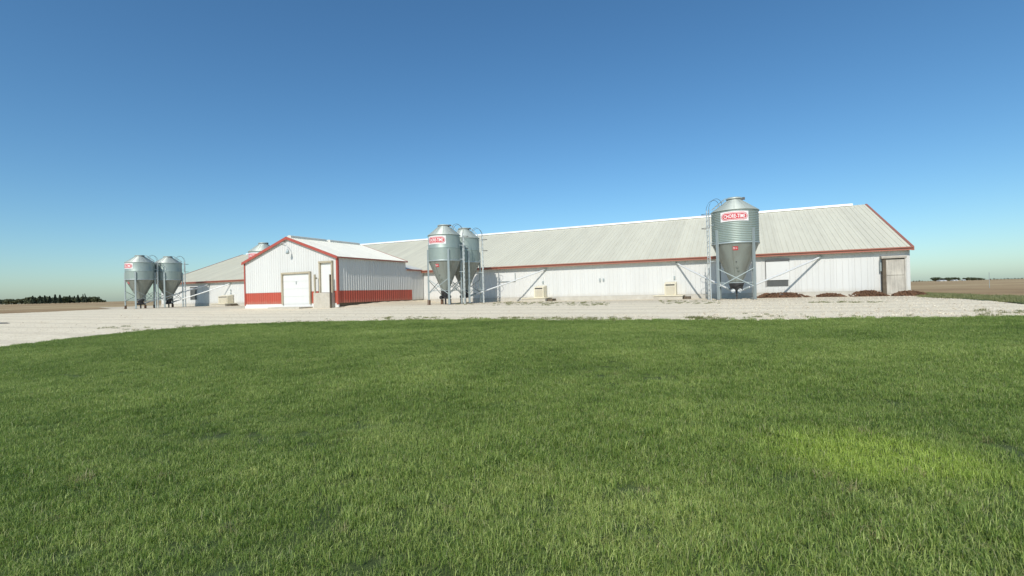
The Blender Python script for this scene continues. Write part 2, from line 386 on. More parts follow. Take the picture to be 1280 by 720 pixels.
# ------------------------------------------------------------------ grass, weeds and loose stones (nobody could count them)
def blade_patch(name, m, n, size, hmin, hmax, wd, seed, lean=.5):
    r = np.random.default_rng(seed)
    x = r.uniform(-size / 2, size / 2, n); y = r.uniform(-size / 2, size / 2, n)
    h = r.uniform(hmin, hmax, n) * (1 + .35 * np.sin(x * 17 + seed) * np.cos(y * 15 + seed)); a = r.uniform(0, 2 * np.pi, n); ln = r.uniform(.1, 1., n) ** 1.4 * lean
    b = a + r.normal(0, .9, n)
    wx, wy = np.cos(a) * wd / 2, np.sin(a) * wd / 2; lx, ly = -np.sin(b), np.cos(b)
    k = r.uniform(.8, 1.3, n)
    P = np.zeros((n, 5, 3))
    P[:, 0] = np.stack([x - wx * k, y - wy * k, 0 * x], -1); P[:, 1] = np.stack([x + wx * k, y + wy * k, 0 * x], -1)
    mx, my, mz = x + lx * h * ln * .35, y + ly * h * ln * .35, h * .62
    P[:, 2] = np.stack([mx - wx * k * .8, my - wy * k * .8, mz], -1); P[:, 3] = np.stack([mx + wx * k * .8, my + wy * k * .8, mz], -1)
    P[:, 4] = np.stack([x + lx * h * ln * 1.1, y + ly * h * ln * 1.1, h * (1 - .3 * ln)], -1)
    V = P.reshape(-1, 3); i = np.arange(n) * 5
    me = bpy.data.meshes.new(name)
    me.vertices.add(5 * n); me.vertices.foreach_set('co', V.ravel())
    loops = np.stack([i, i + 1, i + 3, i + 2, i + 2, i + 3, i + 4], -1).ravel()
    me.loops.add(7 * n); me.loops.foreach_set('vertex_index', loops)
    st = np.stack([np.arange(n) * 7, np.arange(n) * 7 + 4], -1).ravel()
    me.polygons.add(2 * n); me.polygons.foreach_set('loop_start', st); me.polygons.foreach_set('loop_total', np.tile([4, 3], n))
    me.update(calc_edges=True)
    c = me.color_attributes.new('tint', 'FLOAT_COLOR', 'POINT')
    t = np.ones((n, 5, 4)); t[:, :, :3] = r.random((n, 1, 3)); c.data.foreach_set('color', t.ravel())
    me.materials.append(MT[m]); return me
def stone_mesh(name, seed):
    bm = bmesh.new(); bmesh.ops.create_icosphere(bm, subdivisions=1, radius=.5); r = random.Random(seed)
    for v in bm.verts: v.co *= r.uniform(.72, 1.15); v.co.z *= .62
    me = bpy.data.meshes.new(name); bm.to_mesh(me); bm.free(); me.materials.append(MT['stone']); return me
def scatter(name, meshes, pts, rot, scl, label, cat):
    """One mesh of points; geometry nodes set one of the source meshes on each point."""
    lib = bpy.data.collections.new(name + '_source')
    for i, me in enumerate(meshes): lib.objects.link(bpy.data.objects.new(f'{name}_source_{i}', me))
    me = bpy.data.meshes.new(name); me.from_pydata(pts.tolist(), [], [])
    a = me.attributes.new('spin', 'FLOAT_VECTOR', 'POINT'); a.data.foreach_set('vector', np.ascontiguousarray(rot, dtype=np.float32).ravel())
    a = me.attributes.new('size', 'FLOAT', 'POINT'); a.data.foreach_set('value', np.ascontiguousarray(scl, dtype=np.float32))
    o = link(name, me); tag(o, label, cat, kind='stuff')
    g = bpy.data.node_groups.new(name, 'GeometryNodeTree')
    g.interface.new_socket('Geometry', in_out='INPUT', socket_type='NodeSocketGeometry'); g.interface.new_socket('Geometry', in_out='OUTPUT', socket_type='NodeSocketGeometry')
    gi = g.nodes.new('NodeGroupInput'); go = g.nodes.new('NodeGroupOutput'); ip = g.nodes.new('GeometryNodeInstanceOnPoints')
    ci = g.nodes.new('GeometryNodeCollectionInfo'); ci.inputs['Collection'].default_value = lib
    ci.inputs['Separate Children'].default_value = True; ci.inputs['Reset Children'].default_value = True
    ip.inputs['Pick Instance'].default_value = True
    n1 = g.nodes.new('GeometryNodeInputNamedAttribute'); n1.data_type = 'FLOAT_VECTOR'; n1.inputs[0].default_value = 'spin'
    n2 = g.nodes.new('GeometryNodeInputNamedAttribute'); n2.data_type = 'FLOAT'; n2.inputs[0].default_value = 'size'
    g.links.new(gi.outputs[0], ip.inputs['Points']); g.links.new(ci.outputs[0], ip.inputs['Instance'])
    g.links.new(n1.outputs[0], ip.inputs['Rotation']); g.links.new(n2.outputs[0], ip.inputs['Scale'])
    g.links.new(ip.outputs[0], go.inputs[0])
    md = o.modifiers.new('scatter', 'NODES'); md.node_group = g; return o
def jitter_grid(x0, x1, y0, y1, step, poly=None, keep=1.):
    X, Y = np.meshgrid(np.arange(x0, x1, step), np.arange(y0, y1, step))
    X = (X + rng.uniform(-.5, .5, X.shape) * step).ravel(); Y = (Y + rng.uniform(-.5, .5, Y.shape) * step).ravel()
    k = rng.random(X.size) < keep
    if poly is not None: k &= inside(X, Y, poly)
    return X[k], Y[k]
def in_view(X, Y, margin=.25):
    dx, dy = X - EYE.x, Y - EYE.y
    d = dx * FW.x + dy * FW.y; l = dx * RT.x + dy * RT.y
    return (d > 1.) & (np.abs(l) < d * (640 / FPX + margin) + 1.5)
PS = .42
patches = [blade_patch(f'blades_{i}', 'grass', 900, PS, .018, .070, .0032, 11 + i, 1.2) for i in range(6)]
X, Y = jitter_grid(-20, 42, -36, -12, .225, lawn_poly); k = in_view(X, Y); X, Y = X[k], Y[k]
hn = .96 + .26 * np.sin(X * .9 + 1.3 * np.sin(Y * .7)) * np.sin(Y * 1.1 + 1.1 * np.sin(X * .6)) + rng.uniform(-.12, .2, X.size)
scatter('lawn_grass', patches, np.stack([X, Y, ground(X, Y) + .008], -1), np.stack([rng.normal(0, .05, X.size), rng.normal(0, .05, X.size), rng.uniform(0, 6.28, X.size)], -1), hn,
        'mown green lawn grass filling the foreground', 'grass')
# taller tufts and stray stalks
tall = [blade_patch(f'stalks_{i}', 'grass', 14, .10, .05, .105, .0036, 50 + i, 1.) for i in range(4)]
X, Y = jitter_grid(-16, 36, -34, -14, .55, lawn_poly, .5); k = in_view(X, Y); X, Y = X[k], Y[k]
scatter('grass_stalks', tall, np.stack([X, Y, ground(X, Y) + .01], -1), np.stack([0 * X, 0 * X, rng.uniform(0, 6.28, X.size)], -1), rng.uniform(.6, 1.15, X.size),
        'stray longer stalks standing above the lawn', 'grass')
ex, ey = [], []
for i in range(len(edge_w) - 1):
    a, b = np.array(edge_w[i]), np.array(edge_w[i + 1]); L = np.linalg.norm(b - a); n = int(L * 26)
    nrm = np.array([-(b - a)[1], (b - a)[0]]) / L; nrm = nrm if nrm[1] > 0 else -nrm
    t = rng.random(n); q = a + (b - a) * t[:, None] + nrm * (rng.exponential(.22, n) - .12)[:, None]; ex.append(q[:, 0]); ey.append(q[:, 1])
ex = np.concatenate(ex); ey = np.concatenate(ey)
marg = [blade_patch(f'margin_{i}', 'grass', 90, .2, .02, .075, .0045, 150 + i, 1.) for i in range(3)]
scatter('lawn_margin', marg, np.stack([ex, ey, ground(ex, ey)], -1), np.stack([0 * ex, 0 * ex, rng.uniform(0, 6.28, ex.size)], -1), rng.uniform(.6, 1.25, ex.size),
        'ragged grass margin where the lawn meets the gravel', 'grass')
# weeds on the gravel
weeds = [blade_patch(f'weed_{i}', 'weed', 60, .22, .02, .09, .006, 80 + i, 1.1) for i in range(4)]
wx, wy = [], []
for i in range(len(edge_w) - 1):
    a, b = np.array(edge_w[i]), np.array(edge_w[i + 1]); L = np.linalg.norm(b - a); n = int(L * 5) + (random.random() < .3)
    nrm = np.array([-(b - a)[1], (b - a)[0]]) / L; nrm = nrm if nrm[1] > 0 else -nrm
    t = rng.random(n); off = rng.exponential(.28, n) * (.4 + 1.3 * np.sin(i * .63) ** 2)
    q = a + (b - a) * t[:, None] + nrm * off[:, None]; wx.append(q[:, 0]); wy.append(q[:, 1])
for (px0, px1, py0, py1, n) in [(615, 760, 377.5, 382, 150), (640, 790, 397, 401.5, 110), (860, 910, 396.5, 400, 45), (480, 640, 396.5, 400.5, 60), (820, 900, 376, 380, 40), (1215, 1280, 388, 396, 26), (1010, 1110, 377.5, 378.6, 30), (560, 640, 378, 381, 30), (930, 1010, 392, 399, 14), (120, 260, 408, 416, 30)]:
    for _ in range(n):
        p = G(random.uniform(px0, px1), random.uniform(py0, py1)); wx.append(np.array([p[0]])); wy.append(np.array([p[1]]))
wx = np.concatenate(wx); wy = np.concatenate(wy)
k = ~((wx > -26.6) & (wx < -17) & (wy > -9.9)) & (wy < -.15)
wx, wy = wx[k], wy[k]
scatter('gravel_weeds', weeds, np.stack([wx, wy, ground(wx, wy)], -1), np.stack([0 * wx, 0 * wx, rng.uniform(0, 6.28, wx.size)], -1), rng.uniform(.4, 1.1, wx.size),
        'thin dry weeds creeping over the gravel edge', 'weeds')
dp = [G(97, 606), G(107, 604), G(290, 604), G(205, 600), G(760, 680), G(1230, 690)] + [G(random.uniform(20, 1260), random.uniform(425, 700)) for _ in range(34)]
dx_ = np.array([p[0] for p in dp]); dy_ = np.array([p[1] for p in dp])
dry = [blade_patch(f'dry_{i}', 'straw', 40, .13, .03, .10, .004, 180 + i, 1.1) for i in range(3)]
scatter('dry_tufts', dry, np.stack([dx_, dy_, ground(dx_, dy_) + .01], -1), np.stack([0 * dx_, 0 * dx_, rng.uniform(0, 6.28, dx_.size)], -1), rng.uniform(.6, 1.1, dx_.size),
        'small straw coloured dead tufts dotted through the lawn', 'grass')
vg = [blade_patch(f'verge_blade_{i}', 'verge', 160, .6, .04, .10, .012, 120 + i, .8) for i in range(3)]
X, Y = jitter_grid(14, 70, -34, 30, .42, verge_poly); 
scatter('verge_grass', vg, np.stack([X, Y, ground(X, Y)], -1), np.stack([0 * X, 0 * X, rng.uniform(0, 6.28, X.size)], -1), rng.uniform(.6, 1.2, X.size),
        'low green grass strip between gravel and brown field', 'grass')
stones = [stone_mesh(f'stone_{i}', i) for i in range(4)]
sx_, sy_ = [], []
for i in range(len(edge_w) - 1):
    a, b = np.array(edge_w[i]), np.array(edge_w[i + 1]); L = np.linalg.norm(b - a); n = int(L * (150 if a[0] > 4 else 90))
    nrm = np.array([-(b - a)[1], (b - a)[0]]) / L; nrm = nrm if nrm[1] > 0 else -nrm
    t = rng.random(n); off = np.abs(rng.normal(0, 1.6, n)) - .1
    q = a + (b - a) * t[:, None] + nrm * off[:, None]; sx_.append(q[:, 0]); sy_.append(q[:, 1])
X, Y = jitter_grid(-30, 24, -24, -1.2, .55, yard_poly); sx_.append(X); sy_.append(Y)
X, Y = jitter_grid(6, 30, -17, -1.2, .16, yard_poly, .7); sx_.append(X); sy_.append(Y)
X = np.concatenate(sx_); Y = np.concatenate(sy_); k = ~((X > -26.9) & (X < -16.9) & (Y > -10.2)) & inside(X, Y, yard_poly) & (Y < -.5) & ~((X > 7.5) & (Y > -2.2)); X, Y = X[k], Y[k]
scatter('loose_stones', stones, np.stack([X, Y, ground(X, Y) + .004], -1), np.stack([rng.uniform(-.4, .4, X.size), rng.uniform(-.4, .4, X.size), rng.uniform(0, 6.28, X.size)], -1), np.minimum(rng.gamma(3., .011, X.size), .085),
        'loose pale limestone stones lying on the gravel yard', 'stones')

# ------------------------------------------------------------------ ribbed sheets
def rib_profile(width, spacing, h, top=.03, flank=.010):
    pts = [(0, 0)]; n = max(1, round(width / spacing)); s = width / n
    for i in range(n):
        c = s * (i + .5); pts += [(c - top / 2 - flank, 0), (c - top / 2, h), (c + top / 2, h), (c + top / 2 + flank, 0)]
    pts.append((width, 0)); return pts
def wall_sheet(width, z0, z1, spacing, h=.02, zfun=None):
    """Sheet in local x/z, ribs towards -y, back at +y."""
    p = rib_profile(width, spacing, h); n = len(p); vs = []
    for (x, d) in p: vs.append((x, -d, z0))
    for (x, d) in p: vs.append((x, -d, z1 if zfun is None else zfun(x)))
    fs = [(i, i + 1, n + i + 1, n + i) for i in range(n - 1)]
    k = len(vs); vs += [(0, .015, z0), (width, .015, z0), (0, .015, z1 if zfun is None else zfun(0)), (width, .015, z1 if zfun is None else zfun(width))]
    fs += [(k + 1, k, k + 2, k + 3), (0, n, k + 2, k), (n - 1, k + 1, k + 3, 2 * n - 1),
           tuple(range(n - 1, -1, -1)) + (k, k + 1), tuple(range(n, 2 * n)) + (k + 3, k + 2)]
    m = MB(); m.add(vs, fs); return m
def roof_sheet(width, A, B, spacing, h=.022):
    """A, B: (run, rise) of the low and high edge; sheet runs along local x, y = run, z = rise."""
    p = rib_profile(width, spacing, h); n = len(p)
    d = Vector((0, B[0] - A[0], B[1] - A[1])).normalized(); nr = Vector((0, -d.z, d.y)); nr = nr if nr.z > 0 else -nr
    vs = []
    for (yy, zz) in (A, B):
        for (x, q) in p: vs.append(Vector((x, yy, zz)) + nr * q)
    fs = [(i, i + 1, n + i + 1, n + i) for i in range(n - 1)]
    k = len(vs)
    for (yy, zz) in (A, B): vs += [Vector((0, yy, zz)) - nr * .02, Vector((width, yy, zz)) - nr * .02]
    fs += [(k + 1, k, k + 2, k + 3), (0, n, k + 2, k), (n - 1, k + 1, k + 3, 2 * n - 1), tuple(range(n - 1, -1, -1)) + (k, k + 1), tuple(range(n, 2 * n)) + (k + 3, k + 2)]
    m = MB(); m.add(vs, fs); return m

# ------------------------------------------------------------------ the long barn
BX0, BX1, BD, HE, HR = -54.15, 15.84, 20.9, 2.70, 6.68     # ends, depth, eave and ridge heights
OV = .30
barn = empty('livestock_barn', ((BX0 + BX1) / 2, BD / 2, 0), 'very long low white metal barn with pale roof and rust-red eave trim', 'barn')
bm_ = barn.location
def bl(x, y, z=0): return (x - bm_.x, y - bm_.y, z)
def B(m, name, mt, parent=barn, fixn=False): return m.build(name, mt, parent, bl(0, 0), fixn)
B(MB().box((BX0 + .05, .05, .0), (BX1 - .05, BD - .05, HE - .05)), 'wall_core', 'siding')
B(MB().box((BX0 - .02, -.05, -.25), (BX1 + .02, BD + .05, .30)), 'foundation', 'found')
NP = 77; PW = (BX1 - BX0) / NP
me = wall_sheet(PW - .004, .305, 2.66, PW / 3, .018).mesh('siding_panel', 'siding')
for i in range(NP): link('siding_panel', me, barn, bl(BX0 + i * PW + .002, 0.0))
yR = BD / 2
me = roof_sheet(PW - .003, (-OV, HE), (yR, HR), PW / 3, .024).mesh('roof_panel', 'roof')
for i in range(NP):
    o = link('roof_panel', me, barn, bl(BX0 + i * PW + .0015, 0, random.uniform(0, .004)))
slope = (HR - HE) / (yR + OV)
m = MB(); m.extrude([(BX0, BD + OV, HE), (BX0, yR + .01, HR), (BX0, yR + .01, HR - .03), (BX0, BD + OV, HE - .03)], (BX1 - BX0, 0, 0)); B(m, 'rear_roof', 'roof', fixn=True)
B(MB().box((BX0 - .1, -OV - .035, HE - .17), (BX1 + .1, -OV - .002, HE + .012)), 'fascia', 'fascia')
B(MB().box((BX0 - .1, -OV - .10, HE - .045), (BX1 + .1, -OV - .04, HE + .018)), 'gutter_edge', 'fascia')
B(MB().box((BX0, -OV, HE - .14), (BX1, .0, HE - .12)), 'soffit', 'siding')
for x, sx in ((BX0, -1), (BX1, 1)):
    a, b_ = (x, x - .13) if sx < 0 else (x, x + .13)
    m = MB()
    for y0, y1 in ((-OV - .03, yR), (BD + OV, yR)):
        m.extrude([(a, y0, HE - .19), (a, y0, HE + .03), (a, y1, HR + .04), (a, y1, HR - .18)], (b_ - a, 0, 0))
    B(m, 'rake_trim', 'fascia', fixn=True)
    xx = x - .045 * sx
    m = MB(); m.extrude([(xx, .02, .3), (xx, .02, HE - .05), (xx, yR, HR - .12), (xx, BD - .02, HE - .05), (xx, BD - .02, .3)], (.05 * sx, 0, 0)); B(m, 'end_wall', 'siding', fixn=True)
m = MB(); m.extrude([(BX0 + .9, yR - .22, HR - .02), (BX0 + .9, yR - .20, HR + .10), (BX0 + .9, yR, HR + .17), (BX0 + .9, yR + .20, HR + .10), (BX0 + .9, yR + .22, HR - .02)], (BX1 - BX0 - 1.7, 0, 0)); B(m, 'ridge_cap', 'cap', fixn=True)

# boarded loading door in its box at the right end
dz = lambda *p: p
B(MB().box((14.50, -.38, -.05), (14.66, -.021, 2.10)), 'door_jamb', 'darkwood')
B(MB().box((15.50, -.38, -.05), (15.55, -.021, 2.10)), 'door_jamb', 'ply')
dr = B(MB().box((14.665, -.35, .12), (15.495, -.30, 2.04)), 'loading_door', 'ply')
tag(dr, 'weathered grey plywood loading door')
MB().box((14.68, -.375, 1.16), (15.48, -.352, 1.21)).build('door_batten', 'ply', dr)
B(MB().box((14.67, -.40, -.05), (15.49, -.25, .11)), 'door_sill', 'conc')
m = MB(); m.extrude([(14.45, -.44, 2.105), (14.45, -.46, 2.19), (14.45, -.36, 2.25), (14.45, -.022, 2.27), (14.45, -.022, 2.105)], (1.15, 0, 0)); B(m, 'door_hood', 'conc', fixn=True)
B(MB().box((14.42, -.20, 1.40), (14.495, -.03, 2.08)), 'electrical_box', 'steel')

# wall air inlets: white sliding board over a dark mesh opening
def inlet(x0, x1, z0, z1, zs, name='air_inlet'):
    f = B(MB().box((x0, -.035, z0), (x1, -.021, z1)), name, 'void')
    def S(m, n, mt):
        o = m.build(n, mt, f); return o
    S(MB().box((x0 - .03, -.075, zs), (x1 + .03, -.037, z1 - .06)), 'inlet_board', 'white')
    S(MB().box((x0 - .06, -.13, z1 - .055), (x1 + .10, -.036, z1 + .05)), 'inlet_hood', 'lamp')
    S(MB().box((x0 - .065, -.07, z0 - .02), (x0 - .032, -.021, z1 - .06)), 'inlet_rail', 'lamp')  # dark tone paints the shadow line along the board's left edge
    S(MB().box((x1 + .032, -.05, z0 - .02), (x1 + .06, -.021, z1 - .06)), 'inlet_rail', 'white')
inlet(8.67, 9.83, .69, 2.30, 1.07)
def inlet_closed(x0, x1, z0, z1):
    f = B(MB().box((x0, -.05, z0), (x1, -.021, z1)), 'shutter', 'white')
    m = MB().box((x0 - .04, -.06, z0 - .05), (x1 + .04, -.021, z0 - .002)).box((x1 + .002, -.06, z0), (x1 + .05, -.021, z1)); m.build('shutter_frame', 'steel', f)
inlet_closed(-9.85, -8.62, 1.58, 2.20)
a = wall_pt(239, 361); b_ = wall_pt(246.5, 374.5); inlet(a.x, b_.x, .75, 2.1, 1.9)
# small conduit boxes and vents on the wall
for (px, py, h) in [(679, 353, .16), (750.2, 350, .22), (754.6, 349.6, .16), (843.2, 347, .2), (289, 363, .2), (289, 366.5, .16)]:
    p = wall_pt(px, py); B(MB().box((p.x - .05, -.09, p.z - h / 2), (p.x + .05, -.021, p.z + h / 2)), 'junction_box', 'steel')
for (px, py0, py1) in [(679.2, 346, 351.5), (843.4, 339.5, 345.5)]:
    p, q = wall_pt(px, py0), wall_pt(px, py1); B(MB().tube([(p.x, -.04, p.z), (p.x, -.04, q.z)], .018, 6), 'conduit', 'tube')

# pit fans on their concrete boxes, in front of the wall
def pit_fan(x0, x1, bx0, bx1, label, D=.75):
    zg = gz(x0, -1)
    t = empty('pit_fan', ((bx0 + bx1) / 2, -.75, 0), label, 'fan', 'pit fans along the barn wall'); c = t.location
    def P(m, n, mt, par=t, fx=False): return m.build(n, mt, par, (-c.x, -c.y, 0) if par == t else None, fx)
    P(MB().box((bx0, -1.35, -.2), (bx1, -.06, .21)), 'pit_box', 'conc')
    P(MB().box((bx0 - .04, -1.40, .215), (bx1 + .04, -.06, .265)), 'pit_lid', 'cream')
    m = MB(); m.extrude([(x0, -.06, .27), (x0, -D, .27), (x0, -D, 1.02), (x0, -.06, 1.16)], (x1 - x0, 0, 0)); h = P(m, 'fan_housing', 'cream', fx=True)
    f = P(MB().box((x0 + .07, -D - .012, .33), (x1 - .07, -D - .002, .86)), 'grille', 'ply')
    m = MB()
    for k in range(7): m.box((x0 + .07, -D - .035, .35 + k * .072), (x1 - .07, -D - .013, .385 + k * .072))
    m.build('grille_bars', 'cream', f)
    P(MB().box((x0 + .07, -D - .01, .90), (x1 - .07, -D - .003, .985)), 'outlet_slot', 'dark')
    P(MB().box((bx1 + .045, -1.0, .0), (bx1 + .42, -.2, .17)), 'side_shade_block', 'darkwood')  # dark block stands in for the pit box's shaded right side
    return t
pit_fan(-6.75, -6.0, -7.5, -5.65, 'cream pit fan box on concrete right of the grey bin pair')
pit_fan(2.6, 3.32, 1.98, 3.78, 'cream pit fan box on concrete left of the tall corrugated bin')
a = wall_pt(281, 378); pit_fan(a.x + .05, a.x + 1.5, a.x - .2, a.x + 2.0, 'yellowish pit fan box on dark base left of the red trimmed shed')

# ------------------------------------------------------------------ the red trimmed shed with its link to the barn
SX0, SX1, SY0, SY1, SE, SA = -26.35, -17.172, -9.745, -2.40, 3.40, 4.98
shed = empty('utility_shed', ((SX0 + SX1) / 2, (SY0 + SY1) / 2, 0), 'white gabled metal shed with red trim and red wainscot', 'shed')
s_ = shed.location
def S(m, name, mt, parent=shed, fixn=False): return m.build(name, mt, parent, (-s_.x, -s_.y, 0) if parent == shed else None, fixn)
sxm = (SX0 + SX1) / 2
def gab(x): return SE + (SA - SE) * (1 - abs(x - sxm) / (SX1 - sxm))
S(MB().box((SX0 - .01, SY0 - .035, -.5), (SX1 - .06, SY0 + .03, .285)), 'foundation', 'white')
S(MB().box((SX0 - .01, SY0 + .035, -.5), (SX1 - .05, -.07, .284)), 'side_foundation', 'darkwood')  # dark colour paints in the shadow below the side wall
S(MB().box((SX1 - .06, SY0 - .034, -.5), (SX1 + .05, SY0 + .06, .196)), 'corner_pier', 'white')
m = MB(); m.extrude([(SX0 + .03, SY0 + .03, .29), (SX1 - .03, SY0 + .03, .29), (SX1 - .03, SY0 + .03, SE - .08), (sxm, SY0 + .03, SA - .09), (SX0 + .03, SY0 + .03, SE - .08)], (0, SY1 - SY0 - .06, 0)); S(m, 'wall_core', 'siding', fixn=True)
nS = 10; pw = (SX1 - SX0) / nS
for i in range(nS):
    x0 = SX0 + i * pw
    link('siding_panel', wall_sheet(pw - .004, 1.125, 3, pw / 4, .022, lambda x: gab(x0 + .002 + x) - .05).mesh('siding_panel', 'siding'), shed, (x0 + .002 - s_.x, SY0 - s_.y, 0))
mr = wall_sheet(pw - .004, .29, 1.115, pw / 4, .022).mesh('wainscot_panel', 'red')
for i in range(nS): link('wainscot_panel', mr, shed, (SX0 + i * pw + .002 - s_.x, SY0 - s_.y, 0))
# right side wall: sheets face +x
nD = 8; dw = (SY1 - SY0) / nD
ms = wall_sheet(dw - .004, 1.125, SE - .02, dw / 4, .026).mesh('siding_panel', 'siding'); mr = wall_sheet(dw - .004, .29, 1.115, dw / 4, .026).mesh('wainscot_panel', 'red')
for i in range(nD):
    for q, nme in ((ms, 'siding_panel'), (mr, 'wainscot_panel')): link(nme, q, shed, (SX1 - s_.x, SY0 + i * dw + .002 - s_.y, 0), math.pi / 2)
# link passage
PE = 2.72
S(MB().box((SX0 + 5, SY1 + .01, .29), (SX1 - .04, -.05, PE - .03)), 'passage_core', 'siding')
lw = (0 - SY1 - .06) / 3
m1 = wall_sheet(lw - .004, 1.125, PE, lw / 4, .026).mesh('siding_panel', 'siding'); m2 = wall_sheet(lw - .004, .29, 1.115, lw / 4, .026).mesh('wainscot_panel', 'red')
m3 = wall_sheet(lw - .004, .29, PE, lw / 4, .026).mesh('siding_panel', 'siding')
link('siding_panel', m1, shed, (SX1 - s_.x, SY1 + .002 - s_.y, 0), math.pi / 2); link('wainscot_panel', m2, shed, (SX1 - s_.x, SY1 + .002 - s_.y, 0), math.pi / 2)
for i in (1, 2): link('siding_panel', m3, shed, (SX1 - s_.x, SY1 + i * lw + .002 - s_.y, 0), math.pi / 2)
m = MB(); m.extrude([(SX1 + .07, SY1 + .02, PE + .01), (SX1 + .07, SY1 + .02, PE + .06), (SX1 - 3.2, SY1 + .02, PE + .95), (SX1 - 6.4, SY1 + .02, PE + .06)], (0, 2.6, 0)); S(m, 'passage_roof', 'roof_shed', fixn=True)
S(MB().box((SX1 + .072, SY1 + .02, PE - .05), (SX1 + .10, -.32, PE + .065)), 'passage_fascia', 'fascia')
# roof sheets; they run along y
rw = (SY1 + .10 - (SY0 - .14)) / 9
half = SX1 - sxm
for sgn in (1, -1):
    me = roof_sheet(rw - .003, (half + .125, SE - .02), (0.01, SA + .03), rw / 4, .022).mesh('roof_panel', 'roof_shed')
    for i in range(9):
        # local x runs along world y, local y away from the ridge
        o = link('roof_panel', me, shed, (sxm - s_.x, SY0 - .14 + i * rw - s_.y, 0)); o.rotation_euler.z = math.pi / 2
        o.scale = (1, -sgn, 1)
    # rake and eave trim
    m = MB(); xe = sxm + sgn * (half + .14)
    m.extrude([(xe, SY0 - .14, SE - .17), (xe, SY0 - .14, SE + .02), (sxm, SY0 - .14, SA + .06), (sxm, SY0 - .14, SA - .13)], (0, -.035, 0)); S(m, 'rake_trim', 'redtrim', fixn=True)
    m = MB(); m.extrude([(xe, SY1 + .10, SE - .10), (xe, SY1 + .10, SE + .02), (sxm, SY1 + .10, SA + .06), (sxm, SY1 + .10, SA - .06)], (0, .03, 0)); S(m, 'rear_rake_trim', 'fascia', fixn=True)
    xa = sxm + sgn * (half + .128)
    S(MB().box((min(xa, xa + sgn * .022), SY0 - .14, SE - .10), (max(xa, xa + sgn * .022), SY1 + .10, SE + .0)), 'eave_trim', 'fascia')
for y0, y1 in ((SY0 + .1, SY0 + 3.4), (SY0 + 3.75, SY1 - .35)):
    m = MB(); m.extrude([(sxm - .2, y0, SA - .03), (sxm - .2, y0, SA + .13), (sxm, y0, SA + .18), (sxm + .2, y0, SA + .13), (sxm + .2, y0, SA - .03)], (0, y1 - y0, 0)); S(m, 'ridge_vent', 'roof_shed', fixn=True)
for x, a in ((SX0, -1), (SX1, 1)):
    m = MB().box((x - .09 if a > 0 else x - .04, SY0 - .055, .20), (x + .04 if a > 0 else x + .09, SY0 - .024, SE - .10)); S(m, 'corner_trim', 'redtrim')
S(MB().box((SX1 + .041, SY0 - .054, .20), (SX1 + .055, SY0 + .08, SE - .13)), 'corner_trim', 'redtrim')
vs = []; fs = []; nb, mb = 24, 10
for i in range(nb + 1):
    y = SY0 - .3 + (-.06 - SY0 + .3) * i / nb; hb = .24 * min(1, max(0, (y - SY0) / 4.5)) ** .8
    for j in range(mb + 1):
        t = j / mb; x = SX1 - .045 + 2.6 * t; vs.append((x, y, gz(x, y) + hb * (1 - t) ** 1.6 + (.02 * math.sin(i * 2.3 + j) * (1 - t) + .006) * (1 if j < mb else -2)))
for i in range(nb):
    for j in range(mb): a = i * (mb + 1) + j; fs.append((a, a + 1, a + mb + 2, a + mb + 1))
o = MB().add(vs, fs, True).build('gravel_bank', 'gravel', fixn=True); o['kind'] = 'structure'
# overhead door
x0, x1, z0, z1 = -22.36, -19.55, .25, 2.50
od = S(MB().box((x0 + .12, SY0 - .045, z0 + .02), (x1 - .12, SY0 - .024, z1 - .12)), 'overhead_door', 'white')
pz = (z1 - .12 - z0 - .02) / 4
for k in range(4): MB().box((x0 + .125, SY0 - .06, z0 + .03 + k * pz), (x1 - .125, SY0 - .0455, z0 + .012 + (k + 1) * pz)).build('door_section', 'white', od)
MB().box((-20.98, SY0 - .10, 1.66), (-20.92, SY0 - .0605, 1.86)).build('door_handle', 'steel', od)
S(MB().box((x0, SY0 - .17, z1 - .12), (x1, SY0 - .024, z1)), 'door_header', 'tanwood')
S(MB().box((x0, SY0 - .15, z0), (x0 + .12, SY0 - .024, z1 - .122)), 'door_jamb', 'tanwood'); S(MB().box((x1 - .12, SY0 - .15, z0), (x1, SY0 - .024, z1 - .122)), 'door_jamb', 'tanwood')
S(MB().box((x0 - .1, SY0 - 1.2, -.3), (x1 + .1, SY0 - .04, gz(-21, SY0 - .6) + .10)), 'door_apron', 'conc')
# walk door above a solid landing
x0, x1, z0, z1 = -18.72, -17.50, 1.0, 3.14
wd = S(MB().box((x0 + .12, SY0 - .05, z0 + .02), (x1 - .10, SY0 - .024, z1 - .12)), 'walk_door', 'white')
MB().tube([(x1 - .19, SY0 - .10, 2.0), (x1 - .19, SY0 - .051, 2.0)], .03, 8).build('door_knob', 'steel', wd)
S(MB().box((x0, SY0 - .20, z1 - .12), (x1, SY0 - .024, z1)), 'door_header', 'tanwood')
S(MB().box((x0, SY0 - .17, z0), (x0 + .12, SY0 - .024, z1 - .122)), 'door_jamb', 'tanwood'); S(MB().box((x1 - .10, SY0 - .17, z0), (x1, SY0 - .024, z1 - .122)), 'door_jamb', 'tanwood')
S(MB().box((x0 - .20, SY0 - .46, -.35), (x1 + .05, SY0 - .024, z0 - .002)), 'landing', 'conc')
S(MB().box((x0 - .20, SY0 - .42, z0), (x0 - .10, SY0 - .32, 2.25)), 'rail_post', 'tanwood'); S(MB().box((x1 + .055, SY0 - .48, -.35), (x1 + .13, SY0 - .38, 2.2)), 'rail_post', 'darkwood')
S(MB().box((x0 - .19, SY0 - .32, 1.95), (x0 - .11, SY0 - .175, 2.05)), 'rail', 'tanwood')
